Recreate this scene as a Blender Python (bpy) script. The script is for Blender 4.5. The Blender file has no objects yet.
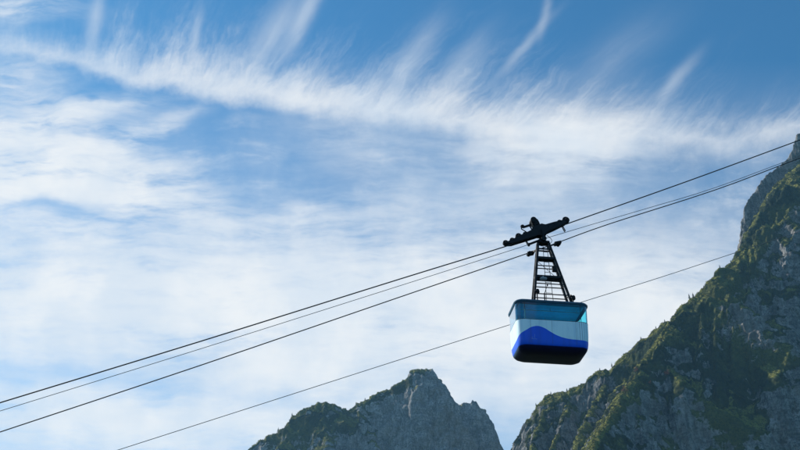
import bpy, bmesh, math, random
import numpy as np
from mathutils import Vector, Matrix

R = math.radians
random.seed(7)
rng = np.random.default_rng(11)
C = bpy.context.scene
COL = C.collection

# ------------------------------------------------------------------ camera
PITCH = R(30.0)
FPX = 900.0                     # focal length in pixels of the 800 px wide photograph
CAMZ = 1.7
cam_d = bpy.data.cameras.new('camera')
cam_d.sensor_width = 36.0
cam_d.lens = 36.0 * FPX / 800.0
cam_d.clip_start = 0.1
cam_d.clip_end = 30000.0
cam = bpy.data.objects.new('camera', cam_d)
cam.location = (0, 0, CAMZ)
cam.rotation_euler = (R(90) + PITCH, 0, 0)
COL.objects.link(cam)
C.camera = cam

# ------------------------------------------------------------------ view
C.view_settings.view_transform = 'Standard'
C.view_settings.look = 'None'
C.view_settings.exposure = 0.5
C.view_settings.gamma = 1.0
C.view_settings.use_curve_mapping = False
C.cycles.use_denoising = True
C.cycles.max_bounces = 8
C.cycles.transparent_max_bounces = 16
C.cycles.volume_bounces = 1

# ------------------------------------------------------------------ sun direction (towards the sun)
SUN_AZ = R(-59.0)               # from +Y, negative = to the left
SUN_EL = R(38.0)
SKY_STRENGTH = 0.106
sun_d = bpy.data.lights.new('sun', 'SUN')
sun_d.energy = 5.0
sun_d.angle = R(0.53)
sun_d.color = (1.0, 0.93, 0.82)
sun = bpy.data.objects.new('sun', sun_d)
sdir = Vector((math.sin(SUN_AZ) * math.cos(SUN_EL), math.cos(SUN_AZ) * math.cos(SUN_EL), math.sin(SUN_EL)))
sun.rotation_euler = sdir.to_track_quat('Z', 'Y').to_euler()
sun.location = (-60, 30, 80)
COL.objects.link(sun)


# ------------------------------------------------------------------ node helper
class NB:
    def __init__(self, tree):
        self.t = tree
        self.n = tree.nodes
        self.l = tree.links

    def put(self, sock, v):
        if isinstance(v, bpy.types.NodeSocket):
            self.l.new(v, sock)
        else:
            sock.default_value = v

    def node(self, kind, **kw):
        nd = self.n.new(kind)
        for k, v in kw.items():
            setattr(nd, k, v)
        return nd

    def m(self, op, a, b=0.0, c=0.0, clamp=False):
        nd = self.node('ShaderNodeMath', operation=op, use_clamp=clamp)
        self.put(nd.inputs[0], a)
        self.put(nd.inputs[1], b)
        self.put(nd.inputs[2], c)
        return nd.outputs[0]

    def add(self, *a):
        r = a[0]
        for x in a[1:]:
            r = self.m('ADD', r, x)
        return r

    def mul(self, *a):
        r = a[0]
        for x in a[1:]:
            r = self.m('MULTIPLY', r, x)
        return r

    def sub(self, a, b):
        return self.m('SUBTRACT', a, b)

    def step(self, x, lo, hi, to0=0.0, to1=1.0):
        nd = self.node('ShaderNodeMapRange', interpolation_type='SMOOTHSTEP')
        self.put(nd.inputs[0], x)
        for i, v in enumerate((lo, hi, to0, to1)):
            self.put(nd.inputs[i + 1], v)
        return nd.outputs[0]

    def lin(self, x, lo, hi, to0=0.0, to1=1.0):
        nd = self.node('ShaderNodeMapRange', interpolation_type='LINEAR')
        self.put(nd.inputs[0], x)
        for i, v in enumerate((lo, hi, to0, to1)):
            self.put(nd.inputs[i + 1], v)
        return nd.outputs[0]

    def xyz(self, x, y, z=0.0):
        nd = self.node('ShaderNodeCombineXYZ')
        for i, v in enumerate((x, y, z)):
            self.put(nd.inputs[i], v)
        return nd.outputs[0]

    def sep(self, v):
        nd = self.node('ShaderNodeSeparateXYZ')
        self.put(nd.inputs[0], v)
        return nd.outputs[0], nd.outputs[1], nd.outputs[2]

    def noise(self, vec, scale=1.0, detail=4.0, rough=0.5, dist=0.0, lac=2.0):
        nd = self.node('ShaderNodeTexNoise', noise_dimensions='3D')
        self.put(nd.inputs['Vector'], vec)
        self.put(nd.inputs['Scale'], scale)
        self.put(nd.inputs['Detail'], detail)
        self.put(nd.inputs['Roughness'], rough)
        self.put(nd.inputs['Lacunarity'], lac)
        self.put(nd.inputs['Distortion'], dist)
        return nd.outputs[0]

    def mapping(self, vec, loc=(0, 0, 0), rot=(0, 0, 0), scale=(1, 1, 1), kind='POINT'):
        nd = self.node('ShaderNodeMapping', vector_type=kind)
        self.put(nd.inputs[0], vec)
        nd.inputs['Location'].default_value = loc
        nd.inputs['Rotation'].default_value = rot
        nd.inputs['Scale'].default_value = scale
        return nd.outputs[0]

    def blob(self, vec, cx, cy, sx, sy, deg=0.0):
        """soft elliptical patch"""
        v = self.mapping(vec, (cx, cy, 0), (0, 0, R(deg)), (sx, sy, 1), 'TEXTURE')
        nd = self.node('ShaderNodeVectorMath', operation='DOT_PRODUCT')
        self.l.new(v, nd.inputs[0])
        self.l.new(v, nd.inputs[1])
        return self.m('EXPONENT', self.m('MULTIPLY', nd.outputs['Value'], -1.0))

    def mix(self, f, a, b):
        nd = self.node('ShaderNodeMix', data_type='RGBA')
        self.put(nd.inputs[0], f)
        self.put(nd.inputs[6], a)
        self.put(nd.inputs[7], b)
        return nd.outputs[2]

    def curve(self, x, pts):
        nd = self.node('ShaderNodeFloatCurve')
        cv = nd.mapping.curves[0]
        cv.points[0].location = pts[0]
        cv.points[1].location = pts[-1]
        for p in pts[1:-1]:
            cv.points.new(*p)
        nd.mapping.update()
        self.put(nd.inputs['Value'], x)
        return nd.outputs[0]


# ------------------------------------------------------------------ sky with cirrus
world = bpy.data.worlds.new('World')
C.world = world
world.use_nodes = True
wt = world.node_tree
wt.nodes.clear()
b = NB(wt)
skyn = b.node('ShaderNodeTexSky', sky_type='NISHITA')
skyn.sun_disc = False
skyn.sun_elevation = SUN_EL
skyn.sun_rotation = SUN_AZ
skyn.altitude = 1000.0
skyn.air_density = 1.0
skyn.dust_density = 0.5
skyn.ozone_density = 3.0
tc = b.node('ShaderNodeTexCoord')
dx, dy, dz = b.sep(tc.outputs['Generated'])
cp, sp = math.cos(PITCH), math.sin(PITCH)
# a fixed patch of the celestial sphere (30 degrees up, due north) unrolled to flat sky coordinates
w_ = b.add(b.mul(dy, cp), b.mul(dz, sp))
v_ = b.sub(b.mul(dz, cp), b.mul(dy, sp))
ws = b.m('MAXIMUM', w_, 0.12)
X = b.add(b.mul(b.m('DIVIDE', dx, ws), 9.0), 4.0)       # 0..8 across
Y = b.add(b.mul(b.m('DIVIDE', v_, ws), -9.0), 2.25)     # 0..4.5 downwards
P = b.xyz(X, Y, 0.0)
# gentle warp
wx = b.sub(b.noise(b.xyz(X, Y, 3.1), 0.9, 4, 0.55), 0.5)
wy = b.sub(b.noise(b.xyz(X, Y, 9.7), 0.9, 4, 0.55), 0.5)
Pw = b.xyz(b.add(X, b.mul(wx, 0.9)), b.add(Y, b.mul(wy, 0.45)), 0.0)
X1, Y1, _ = b.sep(Pw)

# --- main band with a crisp lower edge and fibres combed up and to the right
edge = b.mul(b.curve(b.m('DIVIDE', b.add(X, 2.0), 12.0),
             [(0, .06), (.1667, .105), (.25, .165), (.2917, .20), (.375, .225), (.433, .248), (.483, .278),
              (.5625, .310), (.667, .330), (.76, .340), (.833, .322), (1, .31)]), 4.0)
edge = b.add(edge, b.mul(wy, 0.30), b.mul(b.sub(b.noise(b.xyz(X, Y, 1.3), 2.6, 5, 0.65), 0.5), 0.24))
d = b.sub(edge, Y)                                     # >0 above the edge
dpos = b.m('MAXIMUM', d, 0.0)
lean = b.lin(X, 0.0, 5.5, 0.05, 1.0)
bend = b.mul(dpos, lean)
xf = b.sub(X, bend)
fib1 = b.noise(b.xyz(b.add(xf, b.mul(wx, .35)), b.mul(dpos, 0.20), 0.5), 3.0, 5, 0.60)
fib2 = b.noise(b.xyz(b.add(xf, b.mul(wx, .22)), b.mul(dpos, 0.16), 5.5), 7.0, 4, 0.6)
plume = b.noise(b.xyz(xf, b.mul(dpos, 0.10), 8.2), 1.25, 2, 0.5)
rk = b.curve(b.m('DIVIDE', b.add(X, 2.0), 12.0), [(0, .5), (.2, .8), (.38, 1.0), (.5, 1.0), (.6, .92), (.68, .62), (.78, .5), (1, .4)])
reach = b.mul(rk, b.add(b.lin(X, 0.5, 5.5, 0.11, 0.17), b.mul(b.step(plume, 0.46, 0.75), 0.17), b.mul(b.step(fib1, 0.45, 0.78), 0.14)))
fib3 = b.noise(b.xyz(b.add(xf, b.mul(wx, .3)), b.mul(dpos, 0.30), 11.5), 18.0, 3, 0.6)
reach = b.mul(reach, b.lin(fib3, .3, .7, .70, 1.05))
fall = b.m('EXPONENT', b.m('MULTIPLY', b.m('DIVIDE', dpos, reach), -1.0))
soft_e = b.lin(X, 1.0, 6.5, 0.15, 0.34)
low = b.step(d, b.m('MULTIPLY', soft_e, -1.0), b.mul(soft_e, 0.9))
amp = b.curve(b.m('DIVIDE', b.add(X, 2.0), 12.0),
              [(0, .2), (.1667, .42), (.23, .62), (.30, .86), (.42, .95), (.5, .95), (.6, .92), (.68, .72), (.75, .56), (.83, .55), (1, .2)])
clump = b.noise(b.xyz(b.sub(X, b.mul(d, .8)), Y, 15.0), 4.2, 5, 0.65)
band = b.mul(low, fall, amp, b.add(0.10, b.mul(fib1, 0.80), b.mul(fib2, 0.62), b.mul(b.step(clump, .25, .75), .60), b.mul(b.sub(fib3, .5), .30)))
band = b.mul(band, 2.1)

# --- single long plumes that rise out of the band
pl_noise = b.add(0.35, b.mul(fib2, 1.1))
plm = None
for (cx, cy, L, wd, deg, a) in [(0.95, 0.24, .36, .07, 80, .40), (1.95, 0.36, .22, .05, 78, .32), (2.75, 0.36, .46, .14, 56, .38),
                                (3.05, 0.18, .40, .07, 63, .5), (5.25, 0.48, .36, .045, 48, .34), (5.47, 0.14, .22, .04, 78, .26),
                                (6.75, 0.82, .30, .06, 48, .42), (6.1, .6, .6, .2, 35, .14),
                                (4.1, .65, .45, .12, 55, .4), (4.6, .7, .4, .12, 52, .35)]:
    g = b.mul(b.blob(b.xyz(b.add(X, b.mul(wx, .16)), b.add(Y, b.mul(wy, .12)), 0), cx, cy, L, wd, -deg), a)
    plm = g if plm is None else b.add(plm, g)
plm = b.mul(plm, pl_noise)

# --- combed streaks for the lower veils
st1 = b.noise(b.mapping(Pw, (0, 0, 2.0), (0, 0, R(14)), (0.55, 2.6, 1)), 1.5, 6, 0.60)
st2 = b.noise(b.mapping(Pw, (3, 0, 7.0), (0, 0, R(-6)), (0.45, 2.6, 1)), 1.2, 6, 0.58)
st3 = b.noise(b.mapping(Pw, (1, 0, 4.0), (0, 0, R(35)), (0.6, 2.2, 1)), 2.6, 5, 0.62)
patch = b.noise(b.xyz(X, Y, 6.0), 1.6, 5, 0.62)

gaps0 = b.mul(b.blob(Pw, 0.55, 2.10, .75, .085, 8), .85)
veil = None
for (cx, cy, sx, sy, deg, a) in [
        (0.30, 1.72, 1.25, .42, 14, 1.0), (1.35, 1.88, 0.9, .25, 14, .5), (0.5, 1.18, .8, .10, -10, .55), (1.1, 1.42, .7, .10, -22, .40),
        (0.0, 0.10, .6, .14, 0, .45), (0.05, 0.8, .6, .3, 10, .25)]:
    g = b.mul(b.blob(Pw, cx, cy, sx, sy, deg), a)
    veil = g if veil is None else b.add(veil, g)

deck = None
for (cx, cy, sx, sy, deg, a) in [
        (0.4, 2.95, 2.1, .55, 4, 1.1), (2.7, 3.0, 1.7, .48, 4, .95), (4.4, 2.98, 1.2, .62, 0, .80), (0.9, 4.25, 2.2, .35, 4, .95),
        (3.6, 3.62, 1.8, .40, 3, .7), (4.9, 1.52, .6, .16, 10, .30), (5.7, 1.50, .62, .32, -12, .80), (6.5, 2.95, .7, .45, 40, .6), (5.8, 3.4, 1.1, .7, 0, .8),
        (3.0, 2.2, .9, .18, -8, .34), (3.7, 4.0, 1.6, .3, 0, .5), (5.0, 2.05, 1.0, .4, 0, .16), (3.6, 1.5, .9, .4, 14, .16), (6.9, 3.0, .8, .6, 0, .35)]:
    g = b.mul(b.blob(Pw, cx, cy, sx, sy, deg), a)
    deck = g if deck is None else b.add(deck, g)
gaps = None
for (cx, cy, sx, sy, deg, a) in [(0.55, 2.12, .75, .085, 8, .9), (0.7, 3.78, 1.3, .12, 3, .50), (2.6, 3.97, 1.1, .15, 5, .50), (6.9, 2.0, .8, .4, -20, .5),
                                 (4.75, 3.9, .35, .5, 10, .3), (2.3, 1.35, .7, .3, 20, .5)]:
    g = b.mul(b.blob(Pw, cx, cy, sx, sy, deg), a)
    gaps = g if gaps is None else b.add(gaps, g)
st4 = b.noise(b.mapping(b.xyz(b.add(X, b.mul(wy, .6)), b.add(Y, b.mul(wx, .35)), 0), (2, 0, 21.0), (0, 0, R(11)), (0.5, 3.0, 1)), 3.4, 6, 0.66)
veil = b.mul(veil, b.m('MAXIMUM', b.sub(1.0, gaps0), 0.0), b.add(0.05, b.mul(b.step(st1, 0.34, 0.66), 1.05), b.mul(b.step(st3, .40, .66), .45), b.mul(b.step(st4, .40, .64), .55)))
deck = b.mul(deck, b.add(0.14, b.mul(b.step(st2, 0.30, 0.70), 0.75), b.mul(b.step(patch, .3, .75), .45), b.mul(b.step(st4, .36, .66), .50)))
deck = b.mul(deck, b.m('MAXIMUM', b.sub(1.0, gaps), 0.0))
wisps = b.mul(b.step(st3, 0.45, 0.85), b.step(patch, 0.36, 0.75), b.step(Y, 0.9, 1.6), 0.75)
thin = b.add(b.lin(Y, 0.6, 4.5, 0.0, 0.42), b.mul(b.step(patch, .4, .8), b.step(Y, .9, 1.7), 0.16))

dens = b.add(band, plm, b.mul(veil, 1.9), b.mul(deck, 2.1), wisps, thin)
front = b.step(w_, 0.15, 0.5)
dens = b.add(b.mul(dens, front), b.mul(b.sub(1.0, front), 0.40))
mask = b.sub(1.0, b.m('EXPONENT', b.m('MULTIPLY', dens, -1.15)))
mask = b.mul(mask, b.step(dz, -0.02, 0.05))
shade = b.noise(b.xyz(X, Y, 12.0), 1.3, 4, 0.55)
cloudc = b.mix(b.step(shade, .35, .7), (5.1, 5.5, 5.95, 1), (6.15, 6.2, 6.2, 1))
skycol = b.node('ShaderNodeMix', data_type='RGBA', blend_type='MULTIPLY')
skycol.inputs[0].default_value = 1.0
b.l.new(skyn.outputs[0], skycol.inputs[6])
skycol.inputs[7].default_value = (0.32, 0.81, 0.95, 1)
col = b.mix(mask, skycol.outputs[2], cloudc)
bg = b.node('ShaderNodeBackground')
b.l.new(col, bg.inputs[0])
bg.inputs[1].default_value = SKY_STRENGTH
wo = b.node('ShaderNodeOutputWorld')
b.l.new(bg.outputs[0], wo.inputs[0])
world.cycles.sampling_method = 'MANUAL'
world.cycles.sample_map_resolution = 1024


# ------------------------------------------------------------------ geometry helpers
def ray(px, py):
    u, v = (px - 400.0) / FPX, (225.0 - py) / FPX
    return Vector((u, cp - v * sp, sp + v * cp))


def at(px, py, y):
    """the place at distance y (metres north of the camera) seen at that spot of the photograph"""
    r = ray(px, py)
    return Vector((0, 0, CAMZ)) + r * (y / r.y)


def link(name, mesh, mat, parent=None):
    o = bpy.data.objects.new(name, mesh)
    if mat is not None:
        for m_ in (mat if isinstance(mat, (list, tuple)) else [mat]):
            mesh.materials.append(m_)
    if parent is not None:
        o.parent = parent
    COL.objects.link(o)
    return o


def obj(name, bm, mat, parent=None, smooth=None, fix=True):
    if fix: bmesh.ops.recalc_face_normals(bm, faces=bm.faces[:])
    me = bpy.data.meshes.new(name)
    bm.to_mesh(me)
    bm.free()
    if smooth is not None:
        me.polygons.foreach_set('use_smooth', [True] * len(me.polygons))
        me.set_sharp_from_angle(angle=R(smooth))
    return link(name, me, mat, parent)


def tag(o, label=None, cat=None, group=None, kind=None):
    if label: o['label'] = label
    if cat: o['category'] = cat
    if group: o['group'] = group
    if kind: o['kind'] = kind
    return o


def frame_of(p0, p1, up=Vector((0, 0, 1))):
    z = (p1 - p0).normalized()
    x = up.cross(z)
    if x.length < 1e-4:
        x = Vector((1, 0, 0)).cross(z)
    x.normalize()
    return x, z.cross(x), z


def add_bar(bm, p0, p1, w, h=None, up=Vector((0, 0, 1))):
    """rectangular bar from p0 to p1"""
    h = w if h is None else h
    p0, p1 = Vector(p0), Vector(p1)
    x, y, z = frame_of(p0, p1, up)
    ring = []
    for p in (p0, p1):
        ring.append([bm.verts.new(p + x * (sx * w / 2) + y * (sy * h / 2)) for sx, sy in ((-1, -1), (1, -1), (1, 1), (-1, 1))])
    for i in range(4):
        j = (i + 1) % 4
        bm.faces.new((ring[0][i], ring[0][j], ring[1][j], ring[1][i]))
    bm.faces.new(ring[0][::-1])
    bm.faces.new(ring[1])


def add_box(bm, c, s, M=None, bevel=0.0):
    vs = []
    tmp = bmesh.new()
    bmesh.ops.create_cube(tmp, size=1.0)
    bmesh.ops.scale(tmp, vec=Vector(s), verts=tmp.verts)
    if bevel > 0:
        bmesh.ops.bevel(tmp, geom=tmp.edges[:], offset=bevel, segments=2, affect='EDGES', clamp_overlap=True)
    bmesh.ops.translate(tmp, vec=Vector(c), verts=tmp.verts)
    if M is not None:
        bmesh.ops.transform(tmp, matrix=M, verts=tmp.verts)
    me = bpy.data.meshes.new('tmp')
    tmp.to_mesh(me)
    tmp.free()
    bm.from_mesh(me)
    bpy.data.meshes.remove(me)


def add_cyl(bm, p0, p1, r0, r1=None, n=12):
    r1 = r0 if r1 is None else r1
    p0, p1 = Vector(p0), Vector(p1)
    x, y, z = frame_of(p0, p1)
    rings = []
    for p, r in ((p0, r0), (p1, r1)):
        rings.append([bm.verts.new(p + x * (r * math.cos(2 * math.pi * i / n)) + y * (r * math.sin(2 * math.pi * i / n))) for i in range(n)])
    for i in range(n):
        j = (i + 1) % n
        bm.faces.new((rings[0][i], rings[0][j], rings[1][j], rings[1][i]))
    bm.faces.new(rings[0][::-1])
    bm.faces.new(rings[1])


def add_tube(bm, pts, r, n=8):
    pts = [Vector(p) for p in pts]
    rings = []
    for i, p in enumerate(pts):
        a = pts[max(i - 1, 0)]
        c = pts[min(i + 1, len(pts) - 1)]
        x, y, z = frame_of(a, c)
        rings.append([bm.verts.new(p + x * (r * math.cos(2 * math.pi * k / n)) + y * (r * math.sin(2 * math.pi * k / n))) for k in range(n)])
    for a, c in zip(rings, rings[1:]):
        for k in range(n):
            j = (k + 1) % n
            bm.faces.new((a[k], a[j], c[j], c[k]))
    bm.faces.new(rings[0][::-1])
    bm.faces.new(rings[-1])


def add_prism(bm, poly, y0, y1, M=None):
    """outline in x,z pulled from y0 to y1"""
    M = M or Matrix.Identity(4)
    a = [bm.verts.new(M @ Vector((x, y0, z))) for x, z in poly]
    c = [bm.verts.new(M @ Vector((x, y1, z))) for x, z in poly]
    n = len(poly)
    bm.faces.new(a)
    bm.faces.new(c[::-1])
    for i in range(n):
        j = (i + 1) % n
        bm.faces.new((a[j], a[i], c[i], c[j]))


def rrect(a, bb, r, nc=8, ns=6):
    """rounded rectangle outline, counter-clockwise from the front (-y) side's left end; returns points and a tag per point"""
    pts = []
    cs = [(a - r, -bb + r, -90, 'c'), (a - r, bb - r, 0, 'c'), (-a + r, bb - r, 90, 'c'), (-a + r, -bb + r, 180, 'c')]
    for k, (cx, cy, a0, _) in enumerate(cs):
        for i in range(nc + 1):
            t = R(a0 + 90.0 * i / nc)
            pts.append((cx + r * math.cos(t), cy + r * math.sin(t)))
        # straight run to the next corner
        nx, ny, na, _ = cs[(k + 1) % 4]
        e = (nx + r * math.cos(R(na)), ny + r * math.sin(R(na)))
        s = pts[-1]
        for i in range(1, ns):
            f = i / ns
            pts.append((s[0] + (e[0] - s[0]) * f, s[1] + (e[1] - s[1]) * f))
    return pts


# ------------------------------------------------------------------ materials
def pmat(name, col, rough=0.5, metal=0.0, var=0.15, vscale=6.0, bump=0.0, spec=None, coat=0.0):
    m_ = bpy.data.materials.new(name)
    m_.use_nodes = True
    q = NB(m_.node_tree)
    p = m_.node_tree.nodes['Principled BSDF']
    t_ = q.node('ShaderNodeTexCoord')
    n1 = q.noise(t_.outputs['Object'], vscale, 5, 0.6)
    lo = tuple(c * (1 - var) for c in col) + (1,)
    hi = tuple(min(1, c * (1 + var)) for c in col) + (1,)
    q.l.new(q.mix(q.step(n1, .3, .7), lo, hi), p.inputs['Base Color'])
    q.l.new(q.lin(n1, .3, .7, max(0, rough - .08), min(1, rough + .08)), p.inputs['Roughness'])
    p.inputs['Metallic'].default_value = metal
    if spec is not None:
        p.inputs['Specular IOR Level'].default_value = spec
    if coat:
        p.inputs['Coat Weight'].default_value = coat
        p.inputs['Coat Roughness'].default_value = 0.08
    if bump:
        bn = q.node('ShaderNodeBump')
        bn.inputs['Strength'].default_value = bump
        q.l.new(q.noise(t_.outputs['Object'], vscale * 6, 4, 0.6), bn.inputs['Height'])
        q.l.new(bn.outputs[0], p.inputs['Normal'])
    return m_


M_steel = pmat('dark_painted_steel', (0.006, 0.009, 0.014), 0.6, 0.0, .3, 9, .1, .25)
M_steel2 = pmat('black_steel', (0.004, 0.005, 0.008), 0.6, 0.0, .3, 9, .1, .25)
M_rope = pmat('wire_rope_steel', (0.035, 0.037, 0.042), 0.55, 0.0, .25, 3)
M_rope2 = pmat('bare_wire_rope', (0.15, 0.155, 0.16), 0.5, 0.0, .25, 3)
M_grey = pmat('grey_housing', (0.28, 0.30, 0.33), 0.45, 0.0, .1, 9)
M_roof = pmat('roof_paint', (0.015, 0.075, 0.14), 0.4, 0.0, .15, 4)
M_under = pmat('underside_paint', (0.006, 0.012, 0.040), 0.5, 0.0, .3, 5)
M_inner = pmat('cabin_lining', (0.06, 0.42, 0.62), 0.7, 0.0, .1, 3)
M_rubber = pmat('window_rubber', (0.008, 0.012, 0.016), 0.6)


# ------------------------------------------------------------------ numpy noise
_perm = rng.permutation(256).astype(np.int32)
_perm = np.concatenate([_perm, _perm])
_grad = rng.normal(size=(256, 3)).astype(np.float32)
_grad /= np.linalg.norm(_grad, axis=1, keepdims=True)


def perlin(x, y, z):
    xi, yi, zi = np.floor(x).astype(np.int32), np.floor(y).astype(np.int32), np.floor(z).astype(np.int32)
    xf, yf, zf = x - xi, y - yi, z - zi
    u = xf * xf * xf * (xf * (xf * 6 - 15) + 10)
    v = yf * yf * yf * (yf * (yf * 6 - 15) + 10)
    w = zf * zf * zf * (zf * (zf * 6 - 15) + 10)

    def g(i, j, k):
        h = _perm[(_perm[(_perm[(xi + i) & 255] + yi + j) & 255] + zi + k) & 255]
        gr = _grad[h]
        return gr[..., 0] * (xf - i) + gr[..., 1] * (yf - j) + gr[..., 2] * (zf - k)

    a = g(0, 0, 0) + u * (g(1, 0, 0) - g(0, 0, 0))
    b_ = g(0, 1, 0) + u * (g(1, 1, 0) - g(0, 1, 0))
    c = g(0, 0, 1) + u * (g(1, 0, 1) - g(0, 0, 1))
    d_ = g(0, 1, 1) + u * (g(1, 1, 1) - g(0, 1, 1))
    a = a + v * (b_ - a)
    c = c + v * (d_ - c)
    return (a + w * (c - a)) * 1.6


def ridged(x, y, z, oct_=3):
    s, a, t = 0, 1.0, 0.0
    for o in range(oct_):
        s = s + a * (1 - 2 * np.abs(perlin(x * 2 ** o + o * 17.3, y * 2 ** o + 5.1 * o, z * 2 ** o)))
        t += a
        a *= 0.5
    return s / t


def fbm(x, y, z, oct_=3):
    s, a, t = 0, 1.0, 0.0
    for o in range(oct_):
        s = s + a * perlin(x * 2 ** o + o * 9.7, y * 2 ** o, z * 2 ** o + 3.3 * o)
        t += a
        a *= 0.5
    return s / t


def sstep(x, lo, hi):
    t = np.clip((x - lo) / (hi - lo), 0, 1)
    return t * t * (3 - 2 * t)


# ------------------------------------------------------------------ mountains
def mountain_material(name, rock_lo, rock_hi):
    m_ = bpy.data.materials.new(name)
    m_.use_nodes = True
    q = NB(m_.node_tree)
    p = m_.node_tree.nodes['Principled BSDF']
    p.inputs['Roughness'].default_value = 0.95
    p.inputs['Specular IOR Level'].default_value = 0.08
    t_ = q.node('ShaderNodeTexCoord')
    pos = t_.outputs['Object']
    at_ = q.node('ShaderNodeAttribute', attribute_name='veg')
    veg = at_.outputs['Fac']
    n_big = q.noise(pos, 0.012, 6, 0.62)
    n_mid = q.noise(pos, 0.05, 6, 0.65)
    n_fine = q.noise(pos, 0.25, 5, 0.65)
    streak = q.noise(q.mapping(pos, (0, 0, 0), (0, 0, 0), (0.11, 0.11, 0.016)), 1.0, 6, 0.62, 0.6)
    rock = q.mix(q.step(q.add(q.mul(n_mid, .45), q.mul(streak, .55)), .36, .66), rock_lo, rock_hi)
    rock = q.mix(q.mul(q.step(n_fine, .46, .66), .7), rock, tuple(c * .38 for c in rock_lo[:3]) + (1,))
    bed = q.noise(q.mapping(pos, (0, 0, 0), (R(12), R(-24), 0), (0.02, 0.02, 0.22)), 1.0, 5, .6, .8)
    rock = q.mix(q.mul(q.step(bed, .50, .66), .5), rock, tuple(c * .55 for c in rock_lo[:3]) + (1,))
    ck = q.m('ABSOLUTE', q.sub(q.noise(q.mapping(pos, (0, 0, 0), (0, R(14), 0), (.10, .10, .035)), 1.0, 4, .55, .4), .5))
    rock = q.mix(q.mul(q.step(ck, .026, .0), .8), rock, tuple(c * .35 for c in rock_lo[:3]) + (1,))
    warm = q.mix(0.35, rock, (0.21, 0.18, 0.145, 1))
    rock = q.mix(q.step(n_big, .45, .65), rock, warm)
    g1 = q.mix(q.step(n_mid, .35, .65), (0.008, 0.017, 0.013, 1), (0.022, 0.034, 0.017, 1))
    g2 = q.mix(q.step(n_big, .42, .62), g1, (0.080, 0.088, 0.026, 1))
    grn = q.mix(q.mul(q.step(n_fine, .45, .70), .6), g2, (0.016, 0.024, 0.012, 1))
    sunlit_mead = q.node('ShaderNodeAttribute', attribute_name='meadow').outputs['Fac']
    grn = q.mix(q.mul(q.step(q.add(sunlit_mead, q.mul(q.sub(n_mid, .5), .8)), .35, .75), .85), grn, q.mix(q.step(n_fine, .4, .65), (0.165, 0.165, 0.042, 1), (0.105, 0.115, 0.030, 1)))  # meadow grass on gentle slopes, colour brightened to strengthen the sunlit crest
    f = q.step(q.add(veg, q.mul(q.sub(n_fine, .5), .9), q.mul(q.sub(n_mid, .5), .6)), .44, .56)
    q.l.new(q.mix(f, rock, grn), p.inputs['Base Color'])
    bn = q.node('ShaderNodeBump')
    bn.inputs['Strength'].default_value = 0.8
    bn.inputs['Distance'].default_value = 2.2
    q.l.new(q.add(q.mul(n_fine, .7), q.mul(streak, .6), q.mul(q.noise(pos, 0.9, 3, .6), .25)), bn.inputs['Height'])
    q.l.new(bn.outputs[0], p.inputs['Normal'])
    return m_


class Terrain:
    pass


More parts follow.
